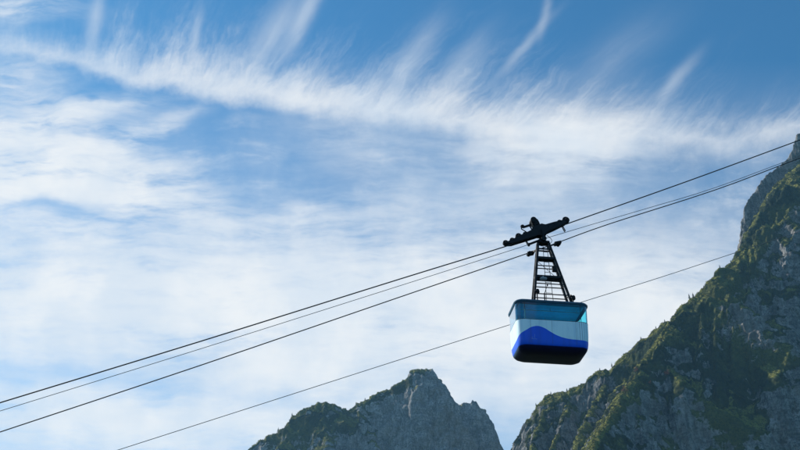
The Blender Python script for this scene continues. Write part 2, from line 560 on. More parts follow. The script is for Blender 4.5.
def build_mountain(name, ridges, A, Yr, mat, seed, amp, veg_bias, label, veg_slope=(.30, .62), crest_noise=1.0, veg_add=0.0):
    a, y = np.meshgrid(A.astype(np.float32), Yr.astype(np.float32))
    x = a * y
    so = seed * 31.7
    # warp the plan so that ridge flanks wander
    wx_ = fbm(x / 170 + so, y / 170, 0 * x + so, 3) * 26
    wy_ = fbm(x / 170 + so, y / 170, 0 * x + so + 40, 3) * 26
    best = np.full(x.shape, -1e9, np.float32)
    bd = np.zeros_like(best)
    Wn = np.clip(1.0 + 1.3 * fbm(x / 70 + so, y / 70, 0 * x + 77, 2), .25, 2.2)
    for (pts, c0, sl, sr, wamt, s1, W0, jit) in ridges:
        P_ = np.array([[p.x, p.y, p.z] for p in pts], np.float32)
        Ls = np.hypot(*(P_[1:, :2] - P_[:-1, :2]).T)
        arc = np.concatenate([[0], np.cumsum(Ls)])
        kn = np.arange(0, arc[-1] + 8, 5.0)
        kv = rng.normal(size=len(kn)) * .7 + np.repeat(rng.normal(size=len(kn) // 4 + 1), 4)[:len(kn)] * .9
        for p, qn, a0 in zip(P_, P_[1:], arc):
            e = qn[:2] - p[:2]
            L2 = float(e @ e) + 1e-6
            X0, Y0 = x - p[0], y - p[1]
            t0_ = np.clip((X0 * e[0] + Y0 * e[1]) / L2, 0, 1)
            d0 = np.hypot(X0 - t0_ * e[0], Y0 - t0_ * e[1])
            k = wamt * sstep(d0, 4, 70)
            X0, Y0 = X0 + wx_ * k, Y0 + wy_ * k
            t = np.clip((X0 * e[0] + Y0 * e[1]) / L2, 0, 1)
            ex, ey = X0 - t * e[0], Y0 - t * e[1]
            dd = np.hypot(ex, ey)
            side = (e[0] * Y0 - e[1] * X0)      # >0 left of the ridge direction
            s = sr + (sl - sr) * sstep(side / (math.sqrt(L2)), -6, 6)
            aW = abs(W0)
            k1 = (aW / 6.0 + 1.0)
            fs = sstep(side / math.sqrt(L2), -6, 6)
            fs = fs if W0 >= 0 else 1 - fs
            s1_ = s + (s1 - s) * fs
            sp_ = k1 * np.logaddexp(0, (dd - Wn * aW) / k1) - k1 * np.logaddexp(0, -Wn * aW / k1)
            h = p[2] + t * (qn[2] - p[2]) - s1_ * (np.sqrt(dd * dd + c0 * c0) - c0) - (s - s1_) * sp_
            h = h + (jit * np.minimum(1 + dd / 30, 3.5) * np.interp(a0 + t * math.sqrt(L2), kn, kv)).astype(np.float32)
            up = h > best
            best = np.where(up, h, best)
            bd = np.where(up, dd, bd)
    z = np.maximum(best, -60)
    V = np.stack([x, y, z], -1)

    def normals(V):
        du = np.gradient(V, axis=1)
        dv = np.gradient(V, axis=0)
        n = np.cross(du, dv)
        n /= np.linalg.norm(n, axis=-1, keepdims=True) + 1e-9
        return n * np.sign(n[..., 2:3] + 1e-9)

    def blur(F, k):
        for ax in (0, 1):
            c = np.cumsum(np.pad(F, [(k + 1, k) if i == ax else (0, 0) for i in range(F.ndim)], mode='edge'), axis=ax, dtype=np.float64)
            n = F.shape[ax]
            F = ((np.take(c, np.arange(2 * k + 1, 2 * k + 1 + n), axis=ax) - np.take(c, np.arange(0, n), axis=ax)) / (2 * k + 1)).astype(np.float32)
        return F

    N0 = normals(blur(V, 10))
    crest = 0.38 + 0.62 * sstep(bd, 5, 60)
    hx, hy, hz = x + so * 7, y - so * 3, z
    D = amp * (30 * crest * (ridged(hx / 130, hy / 130, hz / 330, 2) - .42)
               + 17 * crest * (ridged(hx / 48 + 7, hy / 48, hz / 90, 4) - .42)
               + 9 * (0.4 + .6 * crest) * (ridged(hx / 19, hy / 19, hz / 26, 3) - .42)
               + 3.0 * crest_noise * (ridged(hx / 9, hy / 9 + 3, hz / 14, 2) - .42))
    V1 = V + N0 * D[..., None]
    n1 = normals(blur(V1, 3))
    # where plants hold: gentler ground, ledges, plus broad patches
    u = (V1[..., 0]) ; yy = V1[..., 1]; zz = V1[..., 2] - CAMZ
    wv = yy * cp + zz * sp
    px = 400 + FPX * u / wv
    py = 225 - FPX * (zz * cp - yy * sp) / wv
    veg = sstep(n1[..., 2], *veg_slope) + veg_add + 0.55 * fbm(hx / 60, hy / 60, hz / 90, 3) + 0.55 * fbm(hx / 22, hy / 22, hz / 12, 4)
    for (bx, by, rx, ry, deg, k) in veg_bias:
        ca, sa = math.cos(R(deg)), math.sin(R(deg))
        X_, Y_ = px - bx, py - by
        veg = veg + k * np.exp(-(((X_ * ca + Y_ * sa) / rx) ** 2 + ((-X_ * sa + Y_ * ca) / ry) ** 2))
    veg = np.clip(veg, 0, 1)
    # bushy relief where plants are, cracked relief where bare
    tuft = np.maximum(0, perlin(hx / 4.2, hy / 4.2, hz / 5)) * 1.4 + np.maximum(0, perlin(hx / 9, hy / 9 + 9, hz / 9)) * 1.1
    crack = -np.abs(perlin(hx / 5.5, hy / 5.5, hz / 12)) * 3.2 + perlin(hx / 2.6, hy / 2.6, hz / 4) * 1.4
    V2 = V1 + n1 * (veg * tuft + (1 - veg) * crack)[..., None] * .8
    nr, ncol = x.shape
    me = bpy.data.meshes.new(name)
    me.vertices.add(nr * ncol)
    me.vertices.foreach_set('co', V2.reshape(-1).astype(np.float32))
    idx = np.arange(nr * ncol, dtype=np.int32).reshape(nr, ncol)
    f = np.stack([idx[:-1, :-1], idx[:-1, 1:], idx[1:, 1:], idx[1:, :-1]], -1).reshape(-1, 4)
    zq = V2[..., 2].reshape(-1)[f].max(1)
    f = f[zq > -3.0]
    me.loops.add(f.size)
    me.loops.foreach_set('vertex_index', f.reshape(-1))
    me.polygons.add(len(f))
    me.polygons.foreach_set('loop_start', np.arange(0, f.size, 4, dtype=np.int32))
    me.polygons.foreach_set('use_smooth', np.ones(len(f), dtype=bool))
    at_ = me.attributes.new('veg', 'FLOAT', 'POINT')
    at_.data.foreach_set('value', veg.reshape(-1).astype(np.float32))
    gr_ = sstep(blur(n1[..., 2], 2), .42, .66)  # gentle ground that gets the grass with sunlight lifted into its colour
    at2 = me.attributes.new('meadow', 'FLOAT', 'POINT')
    at2.data.foreach_set('value', gr_.reshape(-1).astype(np.float32))
    me.update(calc_edges=True)
    o = link(name, me, mat)
    tag(o, label, None, None, 'structure')
    T = Terrain()
    T.V, T.n, T.veg, T.px, T.py, T.o = V2, n1, veg, px, py, o
    # first surface seen from the photograph's side, to know which places matter
    return T


def pts(*rows):
    return [at(*r) for r in rows]


M_mt = mountain_material('alpine_rock_and_scrub', (0.065, 0.07, 0.075, 1), (0.27, 0.27, 0.27, 1))
M_mt2 = mountain_material('pale_limestone_and_scrub', (0.12, 0.125, 0.13, 1), (0.38, 0.385, 0.39, 1))


def axis_steps(*segs):
    out = []
    for lo, hi, st in segs:
        out.append(np.arange(lo, hi, st))
    return np.concatenate(out)


right_ridges = [
    # rows: places, rounding, steepness left and right of the run, warp, slope of the top strip and its width, jaggedness
    # the bare tower behind, up to the right edge and beyond
    (pts((736, 262, 1640), (741, 233, 1640), (744, 208, 1640), (752, 192, 1640), (770, 174, 1640), (786, 158, 1640), (792, 150, 1640), (797, 136, 1640),
         (806, 130, 1640), (840, 118, 1650), (900, 118, 1660), (1000, 130, 1680), (1150, 200, 1700)), 2, 3.6, 8.0, .25, 2.6, 8, 1.6),
    # the green crest in front of it, running down towards the viewer
    (pts((1000, 120, 1640), (900, 120, 1600), (840, 140, 1560), (800, 166, 1520), (775, 184, 1490), (757, 216, 1460), (745, 240, 1440), (735, 255, 1425), (727, 267, 1410),
         (716, 278, 1400), (704, 291, 1390), (694, 299, 1380), (685, 307, 1370), (668, 321, 1350)), 4, 2.3, 4.5, .6, 1.05, 40, 1.2),
    (pts((668, 321, 1350), (655, 340, 1325), (645, 356, 1300), (636, 374, 1270), (625, 391, 1240), (612, 412, 1200), (598, 440, 1140), (580, 480, 1070), (560, 540, 980), (520, 640, 850)), 4, 2.6, 1.5, .5, 1.6, 10, 1.3),
    # the shoulder that steps down to the left
    (pts((690, 318, 1400), (668, 323, 1430), (655, 329, 1460), (641, 341, 1485), (628, 354, 1500), (612, 370, 1510), (599, 372, 1515), (590, 383, 1520), (567, 392, 1530), (550, 396, 1535),
         (540, 408, 1535), (531, 419, 1535), (520, 435, 1535), (510, 452, 1535), (496, 480, 1530), (470, 530, 1520), (430, 620, 1500)), 3, 2.7, 5.0, .6, .85, 22, 1.5),
    # ribs on the shoulder
    (pts((612, 371, 1508), (600, 392, 1465), (588, 415, 1425), (578, 440, 1380), (560, 490, 1300), (540, 560, 1190)), 4, 2.6, 2.6, .5, 1.3, 8, 1.6),
    (pts((575, 390, 1526), (566, 410, 1490), (558, 430, 1455), (548, 460, 1405), (530, 520, 1320)), 4, 2.6, 2.6, .5, 1.3, 8, 1.6),
    (pts((550, 396, 1534), (543, 415, 1500), (538, 432, 1470), (530, 455, 1430), (515, 500, 1360)), 4, 2.6, 2.6, .5, 1.3, 8, 1.6),
    # the buttresses of the big shaded face on the right
    (pts((812, 160, 1530), (838, 230, 1450), (850, 300, 1370), (850, 370, 1290), (845, 450, 1200), (830, 560, 1080)), 10, 2.1, 6.0, .6, 1.4, 10, .9),
    (pts((900, 120, 1600), (905, 250, 1450), (900, 400, 1280), (880, 560, 1080)), 12, 2.0, 2.0, .8, 1.4, 10, 1.5),
    (pts((1000, 120, 1640), (1020, 260, 1480), (1040, 420, 1280), (1040, 600, 1050)), 12, 2.0, 2.0, .8, 1.4, 10, 1.5),
]
def spurs(line, step, dY, dpy, west, east, seed):
    """short ribs that leave a crest towards the viewer, one beside the other"""
    rr = random.Random(seed)
    out, s, tot = [], step * .5, 0
    for (x0, y0, d0), (x1, y1, d1) in zip(line, line[1:]):
        L = math.hypot(x1 - x0, y1 - y0)
        while s < tot + L:
            f = (s - tot) / L
            px, py, Y_ = x0 + (x1 - x0) * f, y0 + (y1 - y0) * f, d0 + (d1 - d0) * f
            k = rr.uniform(.6, 1.35)
            j = rr.uniform(-5, 4)
            out.append((pts((px, py + 1, Y_ - 2), (px + j * .4, py + dpy * .45 * k, Y_ - dY * .5 * k), (px + j, py + dpy * k, Y_ - dY * k), (px + j * 1.6 + 4, py + dpy * 1.9 * k, Y_ - dY * 1.55 * k)),
                        2, east * rr.uniform(.85, 1.2), 3.4, .35, west * rr.uniform(.8, 1.25), -rr.uniform(9, 24), 1.0))
            s += step * rr.uniform(.6, 1.4)
        tot += L
    return out


right_ridges += spurs([(800, 166, 1520), (775, 184, 1490), (757, 216, 1460), (745, 240, 1440), (735, 255, 1425), (716, 278, 1400), (694, 299, 1380), (668, 321, 1350)], 13, 58, 34, 1.35, 3.0, 3)
right_ridges += spurs([(785, 192, 1475), (765, 225, 1440), (750, 255, 1405), (728, 285, 1375), (700, 312, 1345)], 20, 50, 34, 1.5, 3.2, 4)
right_ridges += spurs([(668, 321, 1350), (645, 356, 1300), (625, 391, 1240), (598, 440, 1160)], 13, 30, 21, 1.4, 3.0, 5)
right_ridges += spurs([(655, 329, 1460), (628, 354, 1500), (612, 370, 1510), (590, 383, 1520), (567, 392, 1530), (550, 396, 1535), (531, 419, 1535)], 14, 46, 30, 1.5, 3.2, 6)

veg_bias_r = [(768, 182, 10, 34, 35, -1.3), (752, 195, 6, 40, 22, -1.3), (792, 145, 12, 12, 0, -1.3), (740, 225, 5, 28, 10, -1.3),
              (770, 215, 14, 55, 35, .9), (725, 280, 14, 60, 38, .8), (650, 350, 12, 60, 32, .5), (720, 330, 60, 60, 0, .25),
              (790, 255, 22, 36, 20, -.45), (755, 312, 36, 10, 12, -.6), (790, 330, 16, 20, 10, -.35), (790, 425, 18, 36, 12, -.75),
              (750, 370, 40, 25, 0, .4), (640, 425, 26, 22, 20, -.45), (590, 425, 16, 26, 20, -.45), (560, 425, 12, 20, 15, -.3),
              (700, 435, 30, 16, 0, -.35), (735, 420, 30, 30, 0, .4)]
TR = build_mountain('mountain_slope', right_ridges,
                    axis_steps((0.02, 0.10, 0.004), (0.10, 0.545, 0.00095), (0.545, 1.05, 0.006)),
                    axis_steps((760, 1000, 6), (1000, 1120, 1.6), (1120, 1580, 1.0), (1580, 1680, 1.4), (1680, 2250, 10)),
                    M_mt, 1, .66, veg_bias_r, 'steep dark green mountain flank with bare grey rock filling the lower right', veg_add=.30)

mid_ridges = [
    (pts((215, 500, 2120), (235, 465, 2120), (250, 451, 2120), (264, 440, 2120), (277, 432, 2120), (290, 426, 2120), (297, 418, 2120), (304, 411, 2120), (312, 407, 2120),
         (319, 404.5, 2120), (334, 408, 2120), (342, 411, 2125), (350, 409, 2130), (357, 404, 2140)), 5, 3.5, 1.8, .5, .7, -20, 1.4),
    (pts((357, 404, 2140), (368, 399, 2150), (378, 393, 2155), (388, 390, 2160), (396, 385, 2160), (405, 379, 2160), (412, 374, 2160), (419, 370.5, 2160), (424, 371, 2160),
         (430, 369.5, 2160), (432, 377, 2165), (437, 379, 2165), (440, 387, 2165), (443, 398, 2170), (446, 405, 2170)), 2, 7.0, 2.9, .4, 1.0, -12, 1.5),
    (pts((440, 408, 2230), (447, 405, 2230), (450, 402, 2230), (454, 404, 2230), (458, 406, 2230), (464, 403.5, 2230), (468, 404, 2230), (472, 400.5, 2230), (476, 402, 2230), (479, 408, 2230), (484, 410, 2230), (489, 416, 2230),
         (492, 420, 2230), (494, 431, 2230), (495, 446, 2230), (496, 470, 2230), (498, 520, 2230)), 2, 7.0, 3.6, .3, 2.0, -6, 2.0),
    (pts((319, 405, 2120), (322, 420, 2080), (330, 445, 2010), (335, 480, 1920)), 8, 1.9, 1.9, .6, 1.2, 10, 2),
    (pts((378, 393, 2155), (372, 415, 2125), (366, 440, 2085), (360, 480, 2020)), 5, 2.6, 2.4, .6, 1.4, 8, 3),
    (pts((412, 374, 2160), (407, 400, 2135), (400, 430, 2100), (392, 470, 2050)), 5, 2.8, 2.6, .6, 1.6, 8, 3),
    (pts((432, 377, 2165), (434, 405, 2145), (438, 440, 2115), (442, 500, 2060)), 4, 3.2, 3.2, .5, 1.8, 8, 3),
    (pts((472, 401, 2230), (470, 425, 2210), (468, 455, 2185), (465, 500, 2140)), 4, 3.2, 3.2, .5, 1.8, 8, 3),
]
veg_bias_m = [(300, 430, 40, 25, -20, .8), (350, 425, 25, 14, 0, .5), (400, 387, 26, 7, -38, 1.0), (430, 420, 24, 45, 10, -1.2), (475, 430, 22, 30, 0, -.9),
              (345, 446, 24, 10, 0, -.6), (385, 435, 14, 30, 15, -.7)]
TM = build_mountain('rocky_peak', mid_ridges,
                    axis_steps((-0.30, -0.17, 0.006), (-0.17, 0.125, 0.0009), (0.125, 0.2, 0.006)),
                    axis_steps((1500, 1950, 10), (1950, 2270, 1.2), (2270, 2700, 14)),
                    M_mt2, 2, .95, veg_bias_m, 'distant grey limestone peak with a dark wooded left shoulder at bottom centre', (.34, .64))

# ------------------------------------------------------------------ ground
M_gr = pmat('valley_meadow', (0.016, 0.025, 0.018), 0.95, 0, .3, 0.02, 0, .1)
bm = bmesh.new()
bmesh.ops.create_grid(bm, x_segments=40, y_segments=40, size=1.0)
bmesh.ops.scale(bm, vec=(3350, 2850, 1), verts=bm.verts)
bmesh.ops.translate(bm, vec=(0, 1500, 0), verts=bm.verts)
tag(obj('ground', bm, M_gr), 'flat green valley meadow far below the ropes', None, None, 'structure')


# ------------------------------------------------------------------ trees and scrub on the mountains
def leaf_cloud(centres, n, size, squash=1.0, r=None):
    """many small tilted leaf faces round the given centres (x,y,z,radius)"""
    vs, fs = [], []
    for (cx, cy, cz, cr) in centres:
        for _ in range(n):
            d_ = Vector((random.gauss(0, 1), random.gauss(0, 1), random.gauss(0, 1) * squash))
            d_ = d_.normalized() * cr * random.uniform(.45, 1.05)
            c = Vector((cx, cy, cz)) + d_
            s = size * random.uniform(.6, 1.3)
            e1 = Vector((random.gauss(0, 1), random.gauss(0, 1), random.gauss(0, .6))).normalized()
            e2 = e1.cross(Vector((random.gauss(0, 1), random.gauss(0, 1), random.gauss(0, 1)))).normalized()
            k = len(vs)
            vs += [c - e1 * s, c + e2 * s * .6, c + e1 * s, c - e2 * s * .6]
            fs.append((k, k + 1, k + 2, k + 3))
    return vs, fs


def leaf_mat(name, c1, c2):
    m_ = bpy.data.materials.new(name)
    m_.use_nodes = True
    q = NB(m_.node_tree)
    p = m_.node_tree.nodes['Principled BSDF']
    p.inputs['Roughness'].default_value = 0.85
    p.inputs['Specular IOR Level'].default_value = 0.15
    g = q.node('ShaderNodeNewGeometry')
    q.l.new(q.mix(q.step(q.noise(g.outputs['Position'], .12, 4, .6), .35, .65), c1, c2), p.inputs['Base Color'])
    return m_


M_pine = leaf_mat('pine_needles', (0.018, 0.030, 0.012, 1), (0.045, 0.060, 0.020, 1))
M_scrub = leaf_mat('dwarf_pine_needles', (0.012, 0.022, 0.013, 1), (0.048, 0.058, 0.019, 1))
M_rust = leaf_mat('autumn_leaves', (0.16, 0.055, 0.035, 1), (0.26, 0.10, 0.06, 1))
M_bark = pmat('bark', (0.07, 0.055, 0.045), 0.9, 0, .3, 2)


def pine_tree(h, label):
    e = bpy.data.objects.new('pine_tree', None)
    COL.objects.link(e)
    bm = bmesh.new()
    add_cyl(bm, (0, 0, -.8), (0, 0, h * .55), h * .025, h * .015, 7)
    add_cyl(bm, (0, 0, h * .55), (0, 0, h * .95), h * .015, h * .004, 7)
    for k in range(6):
        a_, zz = k * 2.4, h * (.25 + .1 * k)
        add_cyl(bm, (0, 0, zz), (math.cos(a_) * h * .12, math.sin(a_) * h * .12, zz - h * .02), h * .007, h * .003, 5)
    obj('trunk', bm, M_bark, e)
    cs = []
    for k in range(9):
        t = k / 8
        rr = h * .17 * (1 - t) + .02 * h
        zz = h * (.18 + .78 * t)
        for j in range(5 if t < .8 else 2):
            a_ = j * 1.257 + k * .7 + random.uniform(-.3, .3)
            cs.append((math.cos(a_) * rr * .7, math.sin(a_) * rr * .7, zz - rr * .25, rr * .55))
    vs, fs = leaf_cloud(cs, 16, h * .035, .5)
    me = bpy.data.meshes.new('crown')
    me.from_pydata(vs, [], fs)
    link('crown', me, M_pine, e)
    return tag(e, label, 'tree')


def autumn_tree(h, label):
    e = bpy.data.objects.new('autumn_tree', None)
    COL.objects.link(e)
    bm = bmesh.new()
    add_cyl(bm, (0, 0, -.8), (0, 0, h * .6), h * .03, h * .015, 7)
    for k in range(7):
        a_ = k * 2.4
        add_cyl(bm, (0, 0, h * (.25 + .05 * k)), (math.cos(a_) * h * .22, math.sin(a_) * h * .22, h * (.5 + .06 * k)), h * .012, h * .004, 5)
    obj('trunk', bm, M_bark, e)
    cs = [(random.gauss(0, h * .14), random.gauss(0, h * .14), h * random.uniform(.4, .9), h * .15) for _ in range(16)]
    vs, fs = leaf_cloud(cs, 26, h * .04)
    me = bpy.data.meshes.new('crown')
    me.from_pydata(vs, [], fs)
    link('crown', me, M_rust, e)
    return tag(e, label, 'tree')


def copy_tree(o):
    c = o.copy()
    COL.objects.link(c)
    for ch in o.children:
        k = ch.copy()
        COL.objects.link(k)
        k.parent = c
    return c


bpy.context.view_layer.update()
dg = bpy.context.evaluated_depsgraph_get()


def land(px, py):
    """point of the mountains met by the line of sight through that spot"""
    r = ray(px, py).normalized()
    ok, loc, nor, _, ob, _ = C.ray_cast(dg, Vector((0, 0, CAMZ)), r, distance=6000)
    return (loc if ok and ob.name != 'ground' else None)


def crest_at(px, py0):
    """walk down the column from the open sky until the mountain is met"""
    py = py0 - 26
    while py < 449:
        l_ = land(px, py)
        if l_ is not None:
            return l_
        py += 0.7
    return None


pines = [pine_tree(h, None) for h in (8.0, 10.0, 6.5)]
used = [False] * 3
PINES = [
    # (px, py, height, from the crest?, label)
    (689.5, 300, 9, True, 'tiny pine on the green crest, left one of a pair at the notch'),
    (693.5, 296, 10, True, 'taller pine on the green crest, right one of a pair at the notch'),
    (704, 290, 6, True, 'small pine on the green crest just above the pair'),
    (720, 274, 7, True, 'lone pine halfway up the green crest below the bare tower'),
    (731, 262, 6, True, 'topmost small pine on the green crest below the thin rope'),
    (665, 323, 7, True, 'small pine where the crest meets the shoulder'),
    (656, 327, 6, True, 'small pine on top of the shoulder just left of the crest'),
    (641, 341, 6, True, 'small pine on the slope of the shoulder above the step'),
    (612, 370, 8, True, 'pine on the rounded step of the shoulder right below the cable car'),
    (600, 371, 6, True, 'small pine at the left end of the rounded step'),
    (567, 391, 7, True, 'small pine on the shoulder straight below the cable car'),
    (551, 396, 6, True, 'small pine on the lowest knob of the shoulder'),
    (536, 413, 6, True, 'small pine on the steep left end of the shoulder'),
    (721, 300, 10, False, 'dark pine on the shaded face below the crest notch'),
    (729, 303, 9, False, 'dark pine beside another on the shaded face under the crest'),
    (698, 322, 9, False, 'dark pine on the shaded face left of the rock ledges'),
    (700, 336, 8, False, 'dark pine on the shaded face above the pink tree'),
    (678, 352, 8, False, 'dark pine right above the pink tree'),
    (664, 392, 8, False, 'dark pine on the shaded face below the pink tree'),
    (278, 431, 14, True, 'lone tree on the left shoulder of the distant peak'),
    (292, 424, 9, True, 'small tree on the left shoulder of the distant peak above the lone tree'),
    (356, 404, 9, True, 'small tree in the saddle of the distant peak'),
    (365, 400, 8, True, 'small tree on the rising edge of the distant peak just above the saddle'),
]
for i, (px, py, h, crest, lab) in enumerate(PINES):
    l_ = crest_at(px, py) if crest else land(px, py)
    if l_ is None:
        continue
    k = i % 3
    if used[k]:
        o = copy_tree(pines[k])
    else:
        o, used[k] = pines[k], True
    o.location = l_
    o.rotation_euler = (0, 0, random.uniform(0, 6.28))
    f = 1.0 * h / (8.0, 10.0, 6.5)[k]
    o.scale = (f, f, f)
    tag(o, lab, 'tree', 'small trees on the mountain edges')

rust = [autumn_tree(11.0, None)]
first = True
for (px, py, h, lab) in [(667, 378, 13, 'pinkish autumn tree on the dark slope, uppermost and largest of the reddish trees'),
                         (637, 373, 10, 'reddish autumn tree on the crest of the green spur'),
                         (625, 394, 12, 'rust coloured autumn tree low on the green spur'),
                         (650, 385, 7, 'small reddish bush on the dark slope left of the pinkish tree')]:
    l_ = land(px, py)
    if l_ is None:
        continue
    o = rust[0] if first else copy_tree(rust[0])
    first = False
    o.location = l_
    o.rotation_euler = (0, 0, random.uniform(0, 6.28))
    o.scale = (h / 11.0,) * 3
    tag(o, lab, 'tree', 'reddish autumn trees on the slope')


def scrub(T, name, label, n, size, lim, pitch_):
    ok = (T.veg > .55) & (T.px > lim[0]) & (T.px < lim[1]) & (T.py > lim[2]) & (T.py < lim[3])
    # only flanks that face the valley
    V, N = T.V, T.n
    tov = -V / np.linalg.norm(V, axis=-1, keepdims=True)
    ok &= (N * tov).sum(-1) > -.25
    idx = np.argwhere(ok)
    pick = idx[rng.choice(len(idx), min(n, len(idx)), replace=False)]
    c = V[pick[:, 0], pick[:, 1]]
    m_ = len(c)
    k = 9
    rad = rng.uniform(.6, 1.5, (m_, 1, 1)) * size
    off = rng.normal(size=(m_, k, 3))
    off /= np.linalg.norm(off, axis=-1, keepdims=True)
    off[..., 2] = np.abs(off[..., 2]) * .9
    ctr = c[:, None, :] + off * rad
    e1 = rng.normal(size=(m_, k, 3)); e1 /= np.linalg.norm(e1, axis=-1, keepdims=True)
    e2 = np.cross(e1, rng.normal(size=(m_, k, 3))); e2 /= np.linalg.norm(e2, axis=-1, keepdims=True)
    s = rng.uniform(.5, 1.0, (m_, k, 1)) * size * .8
    q = np.stack([ctr - e1 * s, ctr + e2 * s * .6, ctr + e1 * s, ctr - e2 * s * .6], 2).reshape(-1, 3).astype(np.float32)
    nf = m_ * k
    me = bpy.data.meshes.new(name)
    me.vertices.add(nf * 4)
    me.vertices.foreach_set('co', q.reshape(-1))
    me.loops.add(nf * 4)
    me.loops.foreach_set('vertex_index', np.arange(nf * 4, dtype=np.int32))
    me.polygons.add(nf)
    me.polygons.foreach_set('loop_start', np.arange(0, nf * 4, 4, dtype=np.int32))
    me.update(calc_edges=True)
    return tag(link(name, me, M_scrub), label, 'shrubs', None, 'stuff')


scrub(TR, 'dwarf_pine_scrub', 'low dwarf pine scrub covering the ledges of the big right hand mountain', 42000, .85, (480, 860, 80, 500), 0)
scrub(TM, 'mountain_scrub', 'low dark scrub on the left shoulder of the distant peak', 9000, 1.0, (225, 520, 350, 490), 0)

# ------------------------------------------------------------------ where the ropes run
ROT = R(4.8)                     # the line runs a little away from the viewer on the right
ROLL = R(1.6)
CAR = Vector((6.633, 37.0, 16.935 + CAMZ))       # centre of the cabin's roof edge
ldir = Vector((math.cos(ROT), math.sin(ROT), 0))
lnor = Vector((-math.sin(ROT), math.cos(ROT), 0))


def on_line(px, py, off=0.0):
    """where that line of sight meets the upright plane of the ropeway, moved back by off metres"""
    r = ray(px, py)
    o0 = Vector((0, 0, CAMZ))
    t = ((CAR + lnor * off - o0).dot(lnor)) / r.dot(lnor)
    return o0 + r * t


def rope(name, spots, off, dia, label, mat=None):
    P_ = [on_line(x, y, off) for x, y in spots]
    s = np.array([(p - CAR).dot(ldir) for p in P_])
    z = np.array([p.z for p in P_])
    # ends: go on with the end slopes, sagging a little
    k0 = (z[1] - z[0]) / (s[1] - s[0])
    k1 = (z[-1] - z[-2]) / (s[-1] - s[-2])
    curv = 0.00018
    sl = -58.0
    left = [(t, z[0] + k0 * (t - s[0]) + curv * (t - s[0]) ** 2) for t in np.linspace(sl, s[0], 8)[:-1]]
    rt = [(t, z[-1] + k1 * (t - s[-1]) + curv * (t - s[-1]) ** 2) for t in np.linspace(s[-1], 330, 24)[1:]]
    left = [(t, max(zz, .15)) for t, zz in left]
    allp = left + list(zip(s, z)) + rt
    base = CAR + lnor * off
    pp = [Vector((base.x + ldir.x * t, base.y + ldir.y * t, zz)) for t, zz in allp]
    # round the corners
    fine = []
    for i in range(len(pp) - 1):
        p0, p1, p2, p3 = pp[max(i - 1, 0)], pp[i], pp[i + 1], pp[min(i + 2, len(pp) - 1)]
        for j in range(4):
            t = j / 4
            fine.append(p1.lerp(p2, t) if (p1 - p2).length < 3 else
                        0.5 * ((2 * p1) + (p2 - p0) * t + (2 * p0 - 5 * p1 + 4 * p2 - p3) * t * t + (3 * p1 - p0 - 3 * p2 + p3) * t ** 3))
    fine.append(pp[-1])
    bm = bmesh.new()
    add_tube(bm, fine, dia / 2, 8)
    return tag(obj(name, bm, mat or M_rope, None, 60), label, 'rope', 'ropes of the cableway')


rope('track_rope', [(0, 402.7), (200, 341.5), (400, 279), (506, 246.3), (536, 235.2), (568, 223.5), (684, 182.5), (800, 140)], 0.0, .058,
     'thick dark rope the carriage rolls on, topmost of the ropes')
rope('haul_rope', [(0, 411), (200, 349), (400, 285.7), (490, 257), (522, 246.8), (550, 237), (590, 225), (650, 207.5), (715, 187.7), (800, 156)], 0.0, .028,
     'thin rope just below the topmost rope, running under the carriage rollers', M_rope2)
rope('lower_track_rope', [(0, 432), (200, 365.5), (400, 297), (490, 266.2), (530, 252.5), (556, 243.2), (610, 223.7), (715, 190), (800, 158)], .45, .050,
     'thick rope through the middle of the hanger, third from the top')
rope('return_rope', [(118, 450), (260, 404.5), (400, 359.6), (508, 325.3), (590, 299.5), (660, 277.5), (730, 254.5)], 6.0, .034,
     'thin lowest rope that passes behind the blue and white cabin', M_rope2)

# ------------------------------------------------------------------ the cable car
car = bpy.data.objects.new('cable_car', None)
car.location = CAR
car.rotation_euler = (0, ROLL, ROT)
COL.objects.link(car)
tag(car, 'blue and white cable car cabin with wave livery hanging from a dark lattice hanger', 'cable car')
CM = Matrix.Translation(CAR) @ Matrix.Rotation(ROT, 4, 'Z') @ Matrix.Rotation(ROLL, 4, 'Y')
CI = CM.inverted()

HW, HD = 1.625, 0.95            # half width, half depth at the roof edge
SILL = -0.93
# hull paint: white with a blue wave
M_hull = bpy.data.materials.new('wave_livery')
M_hull.use_nodes = True
q = NB(M_hull.node_tree)
pb = M_hull.node_tree.nodes['Principled BSDF']
tco = q.node('ShaderNodeTexCoord')
ox, oy, oz = q.sep(tco.outputs['Object'])
wav = q.curve(q.m('DIVIDE', q.add(ox, 1.7), 3.4),
              [(0, .06), (.03, .22), (.06, .40), (.14, .56), (.24, .72), (.30, .745), (.36, .70), (.45, .55), (.55, .40), (.66, .315), (.8, .285), (1.0, .27)])
# height inside the panel: 0 at the belly, 1 at the sill
hh = q.m('DIVIDE', q.sub(oz, -2.10), (SILL + 2.10))
blue = q.step(q.sub(wav, hh), -.006, .006)
belly = q.step(q.sub(-2.085, oz), -.03, .03)
grime = q.noise(q.mapping(tco.outputs['Object'], (0, 0, 0), (0, 0, 0), (5, 5, .7)), 1.0, 5, .6)
wht = q.mix(q.step(grime, .42, .72), (0.68, 0.90, 1.0, 1), (0.54, 0.76, 0.90, 1))
blu = q.mix(q.step(grime, .40, .8), (0.001, 0.105, 0.80, 1), (0.001, 0.085, 0.64, 1))
c1 = q.mix(blue, wht, blu)
c2 = q.mix(belly, c1, (0.0008, 0.004, 0.045, 1))  # navy underside paint, shade below the cabin darkened into its colour
